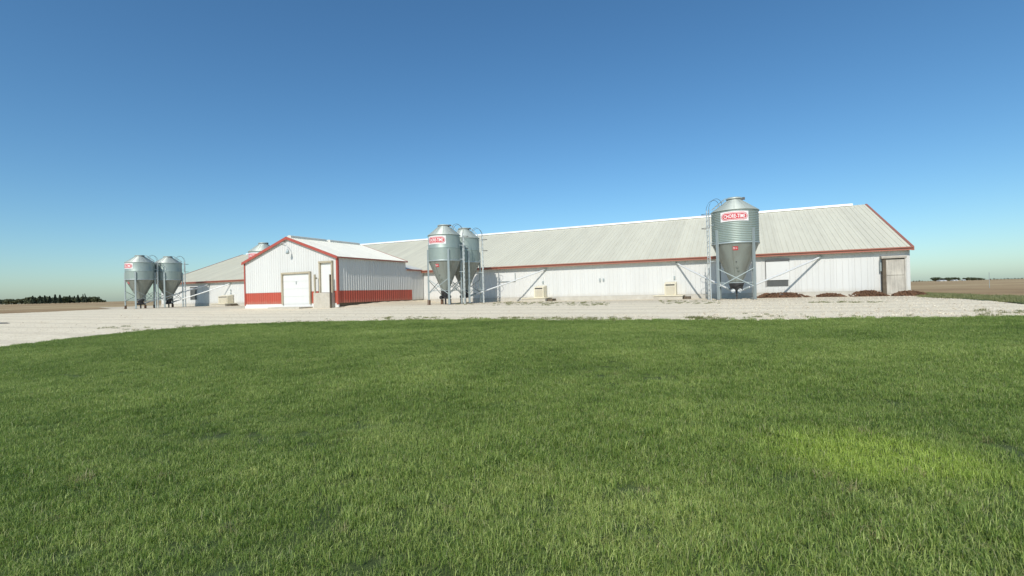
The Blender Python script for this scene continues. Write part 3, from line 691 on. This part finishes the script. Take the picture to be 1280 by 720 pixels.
# gooseneck lamp under the peak
b0 = wall_pt(350.5, 304.6, SY0 - .03); e = wall_pt(359.3, 311.5, SY0 - .38)
lp = S(MB().box((b0.x - .07, SY0 - .07, b0.z - .07), (b0.x + .07, SY0 - .024, b0.z + .07)), 'wall_lamp', 'tube')
pts = [(b0.x + (e.x - b0.x) * math.sin(t), SY0 - .07 - .31 * math.sin(t), b0.z + (e.z - b0.z) * (1 - math.cos(t)) + .08 * math.sin(2 * t)) for t in np.linspace(0, math.pi / 2, 9)]
MB().tube(pts, .022, 6).build('lamp_arm', 'tube', lp)
m = MB().lathe([(.03, .02), (.06, -.02), (.085, -.12), (.12, -.24), (.10, -.32), (.0, -.35)], 14); m.build('lamp_shade', 'steel', lp, pts[-1])

# ------------------------------------------------------------------ feed bins
def curved(m, R, off, ustep, top, bot):
    """Strip on a cylinder facing -y: u along the arc, top(u)/bot(u) heights."""
    us = ustep; vs = []
    for u in us:
        a = -math.pi / 2 + u / R; r = R + off
        vs += [(r * math.cos(a), r * math.sin(a), bot(u)), (r * math.cos(a), r * math.sin(a), top(u))]
    m.add(vs, [(2 * i, 2 * i + 2, 2 * i + 3, 2 * i + 1) for i in range(len(us) - 1)], True); return m
def capsule(W, H, z):
    def t(u):
        e = max(0, abs(u) - (W / 2 - H / 2)); return z + math.sqrt(max(0, (H / 2) ** 2 - e * e)) + .02 * (1 - (2 * u / W) ** 2)
    def b(u):
        e = max(0, abs(u) - (W / 2 - H / 2)); return z - math.sqrt(max(0, (H / 2) ** 2 - e * e)) + .02 * (1 - (2 * u / W) ** 2)
    return t, b
def text_mesh(txt, R, off, z, W, H):
    cu = bpy.data.curves.new('lettering', 'FONT'); cu.body = txt; cu.align_x = 'CENTER'; cu.align_y = 'CENTER'; cu.offset = .018; cu.resolution_u = 2
    ob = bpy.data.objects.new('lettering', cu); COL.objects.link(ob)
    dg = bpy.context.evaluated_depsgraph_get(); dg.update(); me = bpy.data.meshes.new_from_object(ob.evaluated_get(dg))
    bpy.data.objects.remove(ob); bpy.data.curves.remove(cu)
    v = np.empty(len(me.vertices) * 3); me.vertices.foreach_get('co', v); v = v.reshape(-1, 3)
    mn, mx = v.min(0), v.max(0); u = (v[:, 0] - (mn[0] + mx[0]) / 2) * W / (mx[0] - mn[0]); q = (v[:, 1] - (mn[1] + mx[1]) / 2) * H / (mx[1] - mn[1])
    a = -np.pi / 2 + u / R; r = R + off; q = q + .02 * (1 - (2 * u / W) ** 2)
    me.vertices.foreach_set('co', np.stack([r * np.cos(a), r * np.sin(a), z + q], -1).ravel())
    me.materials.clear(); me.materials.append(MT['signwhite']); me.update(); return me

def feed_bin(x, y, R, zs, label, corr=False, ladder=0., sign=True, legs_rot=0., seg=64):
    """zs: heights of hopper bottom, hopper top (ring bottom), shoulder, cap base, cap top."""
    zb, zh, zt, zc, zk = zs; g0 = gz(x, y)
    t = empty('feed_bin', (x, y, g0), label, 'feed bin', 'feed bins beside the barn')
    D = lambda z: z - g0
    if corr:
        nw = 19; prof = []
        for i in range(nw * 6 + 1):
            z = zh + (zt - zh) * i / (nw * 6); prof.append((R + .014 * math.cos(2 * math.pi * i / 6), D(z)))
        nring = 1; MB().lathe(prof, seg).build('bin_ring', 'galv', t)
    else:
        zm = (zh + zt) / 2
        MB().lathe([(R, D(zh)), (R, D(zm) - .012)], seg).build('bin_ring', 'galv', t)
        MB().lathe([(R + .012, D(zm) - .04), (R + .014, D(zm)), (R + .004, D(zm) + .02), (R + .004, D(zt))], seg).build('bin_ring', 'galv', t)
    MB().lathe([(R + .03, D(zh) - .03), (R + .035, D(zh)), (R + .02, D(zh) + .05)], seg).build('ring_band', 'steel', t)
    rb = .34 if corr else .24
    hp = MB().lathe([(R - .01, D(zh) - .005), (R - .02, D(zh) - .05), (rb, D(zb)), (rb, D(zb) - .06)], seg).build('hopper', 'galv_hopper', t)
    m = MB()                                                       # lapped seams of the hopper
    for k in range(6):
        a = k * math.pi / 3 + .4; c, s = math.cos(a), math.sin(a)
        m.bar(((R - .01) * c, (R - .01) * s, D(zh) - .06), ((rb + .005) * c, (rb + .005) * s, D(zb)), .035, .012, (c, s, 0))
    m.build('hopper_seam', 'galv_hopper', hp)
    rf = MB().lathe([(R + .04, D(zt) - .03), (R + .045, D(zt)), (.40, D(zc)), (.40, D(zc) + .03)], seg).build('roof_cone', 'galv_roof', t)
    m = MB()
    for k in range(12):
        a = k * math.pi / 6; c, s = math.cos(a), math.sin(a)
        m.bar(((R + .03) * c, (R + .03) * s, D(zt) + .012), (.41 * c, .41 * s, D(zc) + .012), .02, .012, (0, 0, 1))
    m.build('roof_rib', 'galv_roof', rf)
    MB().lathe([(.37, D(zc) + .0), (.37, D(zc) + .07)], 32).build('fill_collar', 'lamp', t)
    lid = MB().lathe([(.43, D(zc) + .07), (.44, D(zk) - .05), (.36, D(zk)), (0.001, D(zk) + .03)], 32, cap0=True).build('lid', 'galv_roof', t)
    MB().box((.40, -.07, D(zc) + .03), (.56, .07, D(zk) - .02)).build('lid_hinge', 'lamp', lid)
    # legs, braces, feet
    lt = zh + (zt - zh) * (.42 if corr else .45); feet = []
    for k in range(4):
        a = math.pi / 4 + k * math.pi / 2 + legs_rot; c, s = math.cos(a), math.sin(a)
        q = (R + .055) * np.array([c, s]); feet.append(q); u = Vector((c, s, 0)); v = Vector((-s, c, 0))
        gl = gz(x + q[0], y + q[1]) - g0
        m = MB(); zt_ = D(lt)
        for (o1, w1, th) in ((v * .06, .012, .085), (v * -.06, .012, .085)):
            p0 = Vector((q[0], q[1], gl - .02)) + o1; m.bar(p0, p0 + Vector((0, 0, zt_ - gl)), th, w1, v)
        p0 = Vector((q[0], q[1], gl - .02)) + u * .045; m.bar(p0, p0 + Vector((0, 0, zt_ - gl)), .013, .13, v)
        lg = m.build('leg', 'steel', t)
        MB().box((q[0] - .12, q[1] - .12, gl - .03), (q[0] + .12, q[1] + .12, gl + .015)).build('foot_plate', 'rust', lg)
        if not corr and k in (1, 2):
            MB().box((q[0] - .075, q[1] - .075, gl + .016), (q[0] + .075, q[1] + .075, gl + .34)).build('leg_shoe', 'rust', lg)
    for k in range(4):
        p, q = feet[k], feet[(k + 1) % 4]; z0, z1 = .72, 1.74; n = np.array([p[1] - q[1], q[0] - p[0]]); n = n / np.linalg.norm(n); 
        if n @ (p + q) < 0: n = -n
        for (A_, B_, o) in ((p, q, .06), (q, p, .075)):
            MB().bar((A_[0] + n[0] * o, A_[1] + n[1] * o, z1), (B_[0] + n[0] * o, B_[1] + n[1] * o, z0), .045, .01, (n[0], n[1], 0)).build('cross_brace', 'steel', t)
        MB().bar((p[0], p[1], .95), (q[0], q[1], .95), .03, .03).build('tie_bar', 'steel', t)
    # boot
    bt = MB().lathe([(rb + .05, D(zb) - .01), (rb + .06, D(zb) - .10), (rb - .02, D(zb) - .36), (rb - .04, D(zb) - .46)], 20, cap0=True, cap1=True).build('auger_boot', 'dark', t)
    for sx in (-1, 1):
        MB().tube([(sx * .18, -.32, D(zb) - .50), (sx * .18, .30, D(zb) - .46)], .11, 12).build('auger_cap', 'tube' if corr else 'dark', bt)
    MB().box((-.04, -.05, -.03), (.04, .05, D(zb) - .44)).build('boot_prop', 'dark', bt)
    # ladder and grab hoops
    a = ladder; c, s = math.cos(a), math.sin(a); u = Vector((c, s, 0)); v = Vector((-s, c, 0)); rl = R + .25
    top = D(zt) + .15; base = gz(x + rl * c, y + rl * s) - g0
    ld = MB()
    for sg in (-1, 1): ld.bar(u * rl + v * .2 * sg + Vector((0, 0, base - .02)), u * rl + v * .2 * sg + Vector((0, 0, top)), .07, .045, u)
    lo = ld.build('ladder', 'bright', t)
    z = base + .3
    while z < top - .05:
        MB().tube([u * rl + v * .185 + Vector((0, 0, z)), u * rl - v * .185 + Vector((0, 0, z))], .022, 6).build('rung', 'bright', lo); z += .305
    for z in (D(zh) + .1, D(zh) + (zt - zh) * .6, D(zt) - .12, 2.2, .95):
        r_in = R if z > D(zh) else R - .05
        MB().bar(u * r_in + v * .2 + Vector((0, 0, z)), u * (rl - .01) + v * .2 + Vector((0, 0, z)), .03, .02).bar(u * r_in - v * .2 + Vector((0, 0, z)), u * (rl - .01) - v * .2 + Vector((0, 0, z)), .03, .02).build('ladder_bracket', 'bright', lo)
    for z in (D(zt) - .9, D(zt) - .1):
        pts = [u * (rl + .01) + v * .2 * 0 + (u * .34 * math.sin(q) + v * .28 * math.cos(q)) + Vector((0, 0, z)) for q in np.linspace(0, math.pi, 12)]
        MB().tube(pts, .014, 6).build('safety_hoop', 'lamp', lo)
    for sg in (-1, 1):
        pts = [u * (rl - .02 - .0 * k) + v * .24 * sg + Vector((0, 0, D(zt) - .9)) if k == 0 else u * (rl + .02 - .75 * (1 - math.cos(k / 9 * math.pi)) / 2) + v * .24 * sg + Vector((0, 0, D(zt) + .05 + .55 * math.sin(k / 9 * math.pi) + .28 * k / 9)) for k in range(10)]
        MB().tube(pts, .012, 6).build('handrail', 'lamp', lo)
    rf_n = Vector((R - .40, 0, 0)).length; dirv = (u * (.45 - R) + Vector((0, 0, zc - zt))); up_ = Vector((0, 0, .14))
    rlad = MB()
    for sg in (-1, 1): rlad.bar(u * (R + .02) + v * .17 * sg + Vector((0, 0, D(zt))) + up_, u * .5 + v * .17 * sg + Vector((0, 0, D(zc))) + up_, .035, .03)
    for k in range(1, 6):
        p = u * (R + .02 - (R - .48) * k / 6) + Vector((0, 0, D(zt) + (zc - zt) * k / 6)) + up_
        rlad.bar(p + v * .16, p - v * .16, .03, .03); 
        if k in (1, 3, 5): rlad.bar(p + v * .17, p + v * .17 - up_, .02, .02, u)
        if k in (1, 3, 5): rlad.bar(p - v * .17, p - v * .17 - up_, .02, .02, u)
    rlad.build('roof_ladder', 'steel', t)
    # maker's plate with lettering, facing the drive
    if sign:
        W, H = 1.46, .54; z = D(zh + (zt - zh) * .775); off = .022 if corr else .012
        sg = curved(MB(), R, off, np.linspace(-W / 2, W / 2, 25), lambda u: z + H / 2 + .02 * (1 - (2 * u / W) ** 2), lambda u: z - H / 2 + .02 * (1 - (2 * u / W) ** 2)).build('sign_plate', 'signwhite', t)
        for k, (w_, h_, mt) in enumerate(((1.36, .42, 'signred'), (1.30, .365, 'signwhite'), (1.24, .31, 'signred'))):
            tp, bt_ = capsule(w_, h_, z); us = np.concatenate([[-w_ / 2], -w_ / 2 + np.geomspace(.004, h_ / 2, 7), np.linspace(-w_ / 2 + h_ / 2, w_ / 2 - h_ / 2, 15)[1:-1]]); us = np.concatenate([us, -us[::-1]]); us = np.unique(us.round(5))
            curved(MB(), R, off + .004 * (k + 1), us, tp, bt_).build('sign_band', mt, sg)
        link('lettering', text_mesh('CHORE-TIME', R, off + .018, z, 1.08, .215), sg)
        # small red mark on the hopper
        z0, z1 = zh - .22, zh - .42
        rr = lambda zz: rb + (R - .02 - rb) * (zz - zb) / (zh - .05 - zb) + .012
        m = MB(); P = []
        def hp_(u, zz, o=0.): r = rr(zz) + o; a = -math.pi / 2 + u / r; return (r * math.cos(a), r * math.sin(a), D(zz))
        m.add([hp_(-.14, z1), hp_(0, z1), hp_(.14, z1), hp_(-.14, z0), hp_(0, z0), hp_(.14, z0)], [(0, 1, 4, 3), (1, 2, 5, 4)])
        em = m.build('hopper_badge', 'signred', t)
        m = MB()
        for (u0, u1, q0, q1) in ((-.10, -.08, .05, .13), (-.10, -.03, .13, .155), (-.045, -.02, .05, .13), (.03, .05, .05, .155), (.03, .11, .09, .11)):
            m.add([hp_(u0, z1 + q0, .01), hp_(u1, z1 + q0, .01), hp_(u1, z1 + q1, .01), hp_(u0, z1 + q1, .01)], [(0, 1, 2, 3)])
        m.build('badge_mark', 'signwhite', em)
    # inspection ports on the hopper
    for (u0, zf, rd) in ((0.02, .52, .035), (.05, .40, .08), (.10, .31, .07)):
        zz = zb + (zh - zb) * zf; r = rb + (R - .02 - rb) * (zz - zb) / (zh - .05 - zb); a = -math.pi / 2 + u0 * 2; c2, s2 = math.cos(a), math.sin(a)
        MB().tube([((r - .03) * c2, (r - .03) * s2, D(zz)), ((r + .03) * c2, (r + .03) * s2, D(zz) - .02)], rd, 10).build('inspection_port', 'galv_hopper' if rd > .05 else 'lamp', hp)
    return t
feed_bin(6.97, -3.7, 1.235, (1.0, 3.16, 5.0, 5.62, 5.80), 'largest corrugated grey feed bin standing alone before the right half of barn', True, math.pi + .35)
feed_bin(-11.01, -6.2, 1.07, (.98, 2.94, 4.68, 5.26, 5.41), 'front smooth grey feed bin of the middle pair, with red and white sign', False, .35)
feed_bin(-10.92, -3.7, 1.09, (.98, 2.93, 4.67, 5.30, 5.45), 'rear smooth grey feed bin of the middle pair, nearest the barn wall', False, .35, sign=False)
feed_bin(-46.51, -6.2, 1.19, (.95, 2.84, 4.52, 5.12, 5.26), 'leftmost grey feed bin, at the far end of the barn', False, .85, seg=40)
feed_bin(-46.3, -3.7, 1.20, (.95, 2.82, 4.56, 5.14, 5.28), 'second grey feed bin from the left, close to the barn wall', False, .85, sign=False, seg=40)
feed_bin(-32.0, -3.7, 1.22, (1.0, 3.0, 4.93, 5.60, 5.76), 'grey feed bin with only its cone top showing above the shed roof', False, 2.4, seg=40)

# auger tubes from the bin boots to the eave
def auger(p, q, label):
    p, q = Vector(p), Vector(q); c = Vector((q.x, q.y, 0)); t = MB()
    o = empty('auger_tube', (p.x, p.y, gz(p.x, p.y)), label, 'auger tube', 'feed auger tubes'); l = o.location
    L = lambda v: Vector(v) - l
    pts = [p, p + (q - p) * .06 + Vector((0, 0, -.015)), p + (q - p) * .5 + Vector((0, 0, -.03)), q]
    MB().tube([L(v) for v in pts], .052, 10).build('tube', 'tube', o)
    MB().tube([L(p + (q - p) * .03), L(p + (q - p) * .09)], .068, 10).build('coupling', 'steel', o)
    MB().tube([L(q - (q - p).normalized() * .25), L(q)], .064, 10).build('wall_flange', 'steel', o)
    m = MB().tube([L(p + (q - p) * .55), L(p + (q - p) * .55) + Vector((0, .0, .0)) + Vector((0, .0, .12))], .012, 5); m.build('hanger', 'steel', o)
auger((7.18, -3.6, .5), (11.62, -.02, 2.40), 'pale auger tube rising rightward from the large corrugated bin')
auger((6.76, -3.6, .5), (3.29, -.02, 2.40), 'pale auger tube rising leftward from the large corrugated bin')
auger((-10.7, -3.6, .5), (-6.0, -.02, 2.38), 'pale auger tube rising rightward from the middle bin pair')
q = wall_pt(289, 354); auger((-46.1, -3.6, .5), (q.x, -.02, 2.38), 'longer pale auger tube rising from the far left bins')
q = wall_pt(262, 354); auger((-46.3, -6.1, .5), (q.x, -.02, 2.38), 'steeper pale auger tube rising from the far left bins')

# ------------------------------------------------------------------ soil heaps along the barn
def heap(px0, px1, h, label, seed, dep=.55, Y=-.85):
    h *= .78
    a, b = wall_pt(px0, 370, Y), wall_pt(px1, 370, Y); L = b.x - a.x; r = random.Random(seed)
    ph = [r.uniform(0, 6) for _ in range(6)]; nx, ny = 46, 16; vs = []; fs = []
    for j in range(ny + 1):
        for i in range(nx + 1):
            u, v = i / nx * 2 - 1, j / ny * 2 - 1
            x = u * L / 2 * 1.04; y = v * dep * (1 + .18 * math.sin(u * 4 + ph[0]))
            k = max(0, 1 - abs(u + .18 * math.sin(ph[3])) ** (2.6 + 1.6 * math.sin(ph[4]))) * max(0, 1 - v * v) ** .8
            z = h * k * (.80 + .22 * math.sin(u * 5.5 + ph[1]) + .07 * math.sin(u * 13 + v * 3 + ph[2])) + k * r.uniform(-.03, .05)
            vs.append((x, y, z - .02))
    for j in range(ny):
        for i in range(nx): fs.append((j * (nx + 1) + i, j * (nx + 1) + i + 1, (j + 1) * (nx + 1) + i + 1, (j + 1) * (nx + 1) + i))
    m = MB(); m.add(vs, fs, False)
    n0 = len(fs)
    for _ in range(330):                                             # clods and shredded bits
        u, v = r.uniform(-1, 1), r.uniform(-1, .6); k = max(0, 1 - abs(u) ** 2.6) * max(0, 1 - v * v) ** .8
        c = Vector((u * L / 2 * r.choice((1.02, 1.02, 1.18)), v * dep * 1.25, h * k * .9 + r.uniform(-.01, .02))); s = r.uniform(.02, .055)
        R_ = Matrix.Rotation(r.uniform(0, 6), 3, Vector((r.random() - .5, r.random() - .5, r.random())).normalized())
        P = [c + R_ @ Vector(p) * s for p in ((1.6, 0, 0), (-1.4, .2, 0), (0, 1, 0), (0, -1, 0), (0, 0, .8), (0, 0, -.8))]
        m.add(P, [(0, 2, 4), (2, 1, 4), (1, 3, 4), (3, 0, 4), (2, 0, 5), (1, 2, 5), (3, 1, 5), (0, 3, 5)])
    cx = (a.x + b.x) / 2
    o = m.build('soil_heap', 'soil', None, (cx, Y, gz(cx, Y))); tag(o, label, 'soil heap', 'brown soil heaps along the barn')
heap(948, 1008, .40, 'long brown soil heap just right of the large corrugated bin', 1)
heap(1021, 1054, .26, 'lowest smallest brown soil heap, second from the large bin', 2, .4)
heap(1064, 1106, .44, 'peaked brown soil heap just left of the plywood door', 3)
heap(1117, 1157, .36, 'brown soil heap at the right corner of the barn', 4, .5, -1.2)

# cast shadow modelled as a dark strip at the left edge of the yard
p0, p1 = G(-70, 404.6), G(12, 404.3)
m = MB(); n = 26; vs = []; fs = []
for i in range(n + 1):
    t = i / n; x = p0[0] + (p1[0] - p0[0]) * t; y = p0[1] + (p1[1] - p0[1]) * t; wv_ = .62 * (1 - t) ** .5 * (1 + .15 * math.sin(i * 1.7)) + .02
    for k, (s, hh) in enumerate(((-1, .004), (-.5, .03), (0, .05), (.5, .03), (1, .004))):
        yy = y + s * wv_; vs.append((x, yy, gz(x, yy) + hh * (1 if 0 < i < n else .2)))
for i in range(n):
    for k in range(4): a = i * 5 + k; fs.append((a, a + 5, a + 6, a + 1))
m.add(vs, fs); o = m.build('shadow_strip', 'dark'); tag(o, 'thin dark strip standing for a shadow on the gravel at the left edge', 'soil')  # filed under soil, but the strip stands in for a cast shadow

# ------------------------------------------------------------------ far things: trees, farm buildings, marker post
def tree_meshes(kind, seed):
    r = np.random.default_rng(seed); tr = MB(); H = 1.
    tr.tube([(0, 0, -.02), (.004, 0, .3), (.0, .004, .75 if kind == 'conifer' else .5)], [.022, .016, .006], 6)
    if kind != 'conifer':
        for k in range(5):
            a = r.uniform(0, 6.28); z = r.uniform(.28, .48); tr.tube([(0, 0, z), (.18 * math.cos(a), .18 * math.sin(a), z + .22)], [.010, .003], 5)
    n = 800; P = []
    if kind == 'conifer':
        z = .10 + .90 * r.random(n) ** 1.25; a = r.uniform(0, 6.28, n); rad = (1.02 - z) * .24 * (.55 + .45 * np.abs(np.sin(z * 30))) * np.sqrt(r.uniform(.15, 1, n))
        C = np.stack([rad * np.cos(a), rad * np.sin(a), z - rad * .2], -1); sz = .030 + .02 * r.random(n)
    else:
        nc = 13; cc = np.stack([r.normal(0, .17, nc), r.normal(0, .17, nc), r.uniform(.14, .84, nc)], -1); cr = r.uniform(.12, .20, nc)
        k = r.integers(0, nc, n); d = r.normal(0, 1, (n, 3)); d /= np.linalg.norm(d, axis=1)[:, None]
        C = cc[k] + d * (cr[k] * r.uniform(.5, 1., n) ** .5)[:, None]; C[:, 2] = np.clip(C[:, 2], .0, 1.0); sz = .026 + .026 * r.random(n)
    cr_ = MB()
    for c, s in zip(C, sz):
        u = Vector(r.normal(0, 1, 3)).normalized(); v = u.cross(Vector(r.normal(0, 1, 3))).normalized(); c = Vector(c)
        cr_.add([c - u * s - v * s * .6, c + u * s * .8 - v * s, c + u * s + v * s * .7, c - u * s * .7 + v * s], [(0, 1, 2, 3)])
    return tr.mesh('trunk', 'bark'), cr_.mesh('crown', 'needle' if kind == 'conifer' else 'leaf')
KIND = {'broad': [tree_meshes('broad', s) for s in (1, 2, 3, 4)], 'conifer': [tree_meshes('conifer', s) for s in (5, 6, 7)]}
def tree(px, top, kind, depth, label, group, wide=1., tilt=0.):
    # height from the horizon line: crown top at pixel row `top`
    hy = 376.9 - 27.4 * px / 1280
    p = depth_pt(px, hy, depth); zt = depth_pt(px, top, depth).z; h = max(1.5, zt)
    t = empty('conifer_tree' if kind == 'conifer' else 'broadleaf_tree', (p.x, p.y, -.05), label, 'tree', group, random.uniform(0, 6.28))
    a, b = random.choice(KIND[kind])
    for nme, q in (('trunk', a), ('crown', b)): link(nme, q, t)
    t.scale = (h * wide, h * wide, h); t.rotation_euler.y = tilt
gL, gR = 'trees of the left horizon belt', 'trees on the right horizon'
LB, LC = 'round-crowned tree in the belt along the left horizon', 'dark conifer in the belt along the left horizon'
for px in np.arange(-40, 36, 4.2): tree(px + random.uniform(-1, 1), 373.4 + random.uniform(-.8, .8), 'broad', 620 + random.uniform(-30, 30), LB, gL, 1.5)
for px in np.arange(34, 122, 3.6): tree(px + random.uniform(-1, 1), 371.2 + random.uniform(-1.4, 1.4), 'broad', 560 + random.uniform(-25, 25), LB, gL, 1.4)
for px, tp in ((41, 369.8), (50, 369.6), (56, 369.4), (62, 370), (69, 368.2), (75, 368.6), (80, 370.5), (87, 369.4), (93, 370), (97.5, 368.6)): tree(px, tp, 'conifer', 530 + random.uniform(-20, 20), LC, gL, 1.35)
tree(103.8, 367.6, 'conifer', 525, 'thin upright conifer beside the leaning tree on left horizon', None, .7)
tree(108.6, 366.4, 'conifer', 525, 'tall leaning thin tree at the right of the left horizon belt', None, .6, .0)
bpy.data.objects[[o.name for o in COL.objects if o.get('label', '').startswith('tall leaning')][0]].rotation_euler = (0, .35, -.9)
for px in np.arange(119, 132, 3): tree(px, 373.4 + (px - 119) * .12, 'broad', 560, 'low bushy tree at the right tail of the left horizon belt', 'low trees ending the left belt', 1.6)
RB = 'round-crowned tree on the horizon right of the barn'
for px in np.arange(1142, 1166, 3.6): tree(px, 350.6 + random.uniform(-.5, .6), 'broad', 1100, 'tiny hazy tree on the horizon beside the barn corner', 'tiny trees by the barn corner', 1.7)
for px in np.arange(1168, 1197, 3.2): tree(px + random.uniform(-.6, .6), 346.8 + random.uniform(-1.0, 1.2), 'broad', 820, RB, gR, 1.5)
for px in np.arange(1206, 1232, 3.0): tree(px + random.uniform(-.6, .6), 346.6 + random.uniform(-.5, .9) + abs(px - 1214) * .04, 'broad', 800, 'darker round-crowned tree in the clump left of the marker post', 'trees left of the marker post', 1.6)
for px in np.arange(1238, 1330, 4.4): tree(px, 347.9 - (px - 1238) * .016 + random.uniform(-.3, .5), 'broad', 1200, 'very small far tree at the right end of the horizon', 'far trees at the right end', 1.7)

def farm_building(px0, px1, top, depth, label, rf='conc'):
    hy = 376.9 - 27.4 * px0 / 1280; a = depth_pt(px0, hy, depth); b = depth_pt(px1, hy, depth); h = depth_pt(px0, top, depth).z
    c = (a + b) / 2; L = (b - a).length; ang = math.atan2(b.y - a.y, b.x - a.x)
    t = empty('farm_building', (c.x, c.y, -.05), label, 'building', None, ang); wdp = min(L * .8, 12)
    MB().box((-L / 2, -wdp / 2, 0), (L / 2, wdp / 2, h * .62)).build('wall', 'white', t)
    m = MB(); m.extrude([(-L / 2 - .4, -wdp / 2 - .4, h * .621), (-L / 2 - .4, 0, h), (-L / 2 - .4, wdp / 2 + .4, h * .621)], (L + .8, 0, 0)); m.build('roof', rf, t, fixn=True)
    MB().box((-1.4, -wdp / 2 - .05, 0), (1.4, -wdp / 2 - .005, h * .45)).build('door', 'steel', t)
farm_building(1173, 1181, 350.1, 760, 'long white farm building under trees on the right horizon', 'white')
farm_building(1190, 1196, 349.8, 760, 'small white farm house between tree clumps on right horizon', 'white')
farm_building(1203, 1206, 349.4, 760, 'narrow white farm building left of the dark tree clump', 'white')
lane = sheet('far_lane', 'gravel', np.linspace(-330, -130, 60), np.linspace(-20, 70, 40), .02, [G(-60, 379.9), G(11, 378.9), G(11, 378.1), G(-60, 378.7)])

p = G(1237, 359.6); zt = 0
d = ray(1237, 340.5); tt = (Vector((p[0], p[1], 0)) - Vector((EYE.x, EYE.y, 0))).length / Vector((d.x, d.y, 0)).length; zt = EYE.z + d.z * tt
t = empty('marker_post', (p[0], p[1], -.03), 'thin pale marker post standing in the brown field', 'post')
MB().tube([(0, 0, 0), (0, 0, zt)], .022, 8).build('pole', 'steel', t)
MB().lathe([(.026, zt), (.028, zt + .03), (.001, zt + .05)], 8).build('cap', 'steel', t)
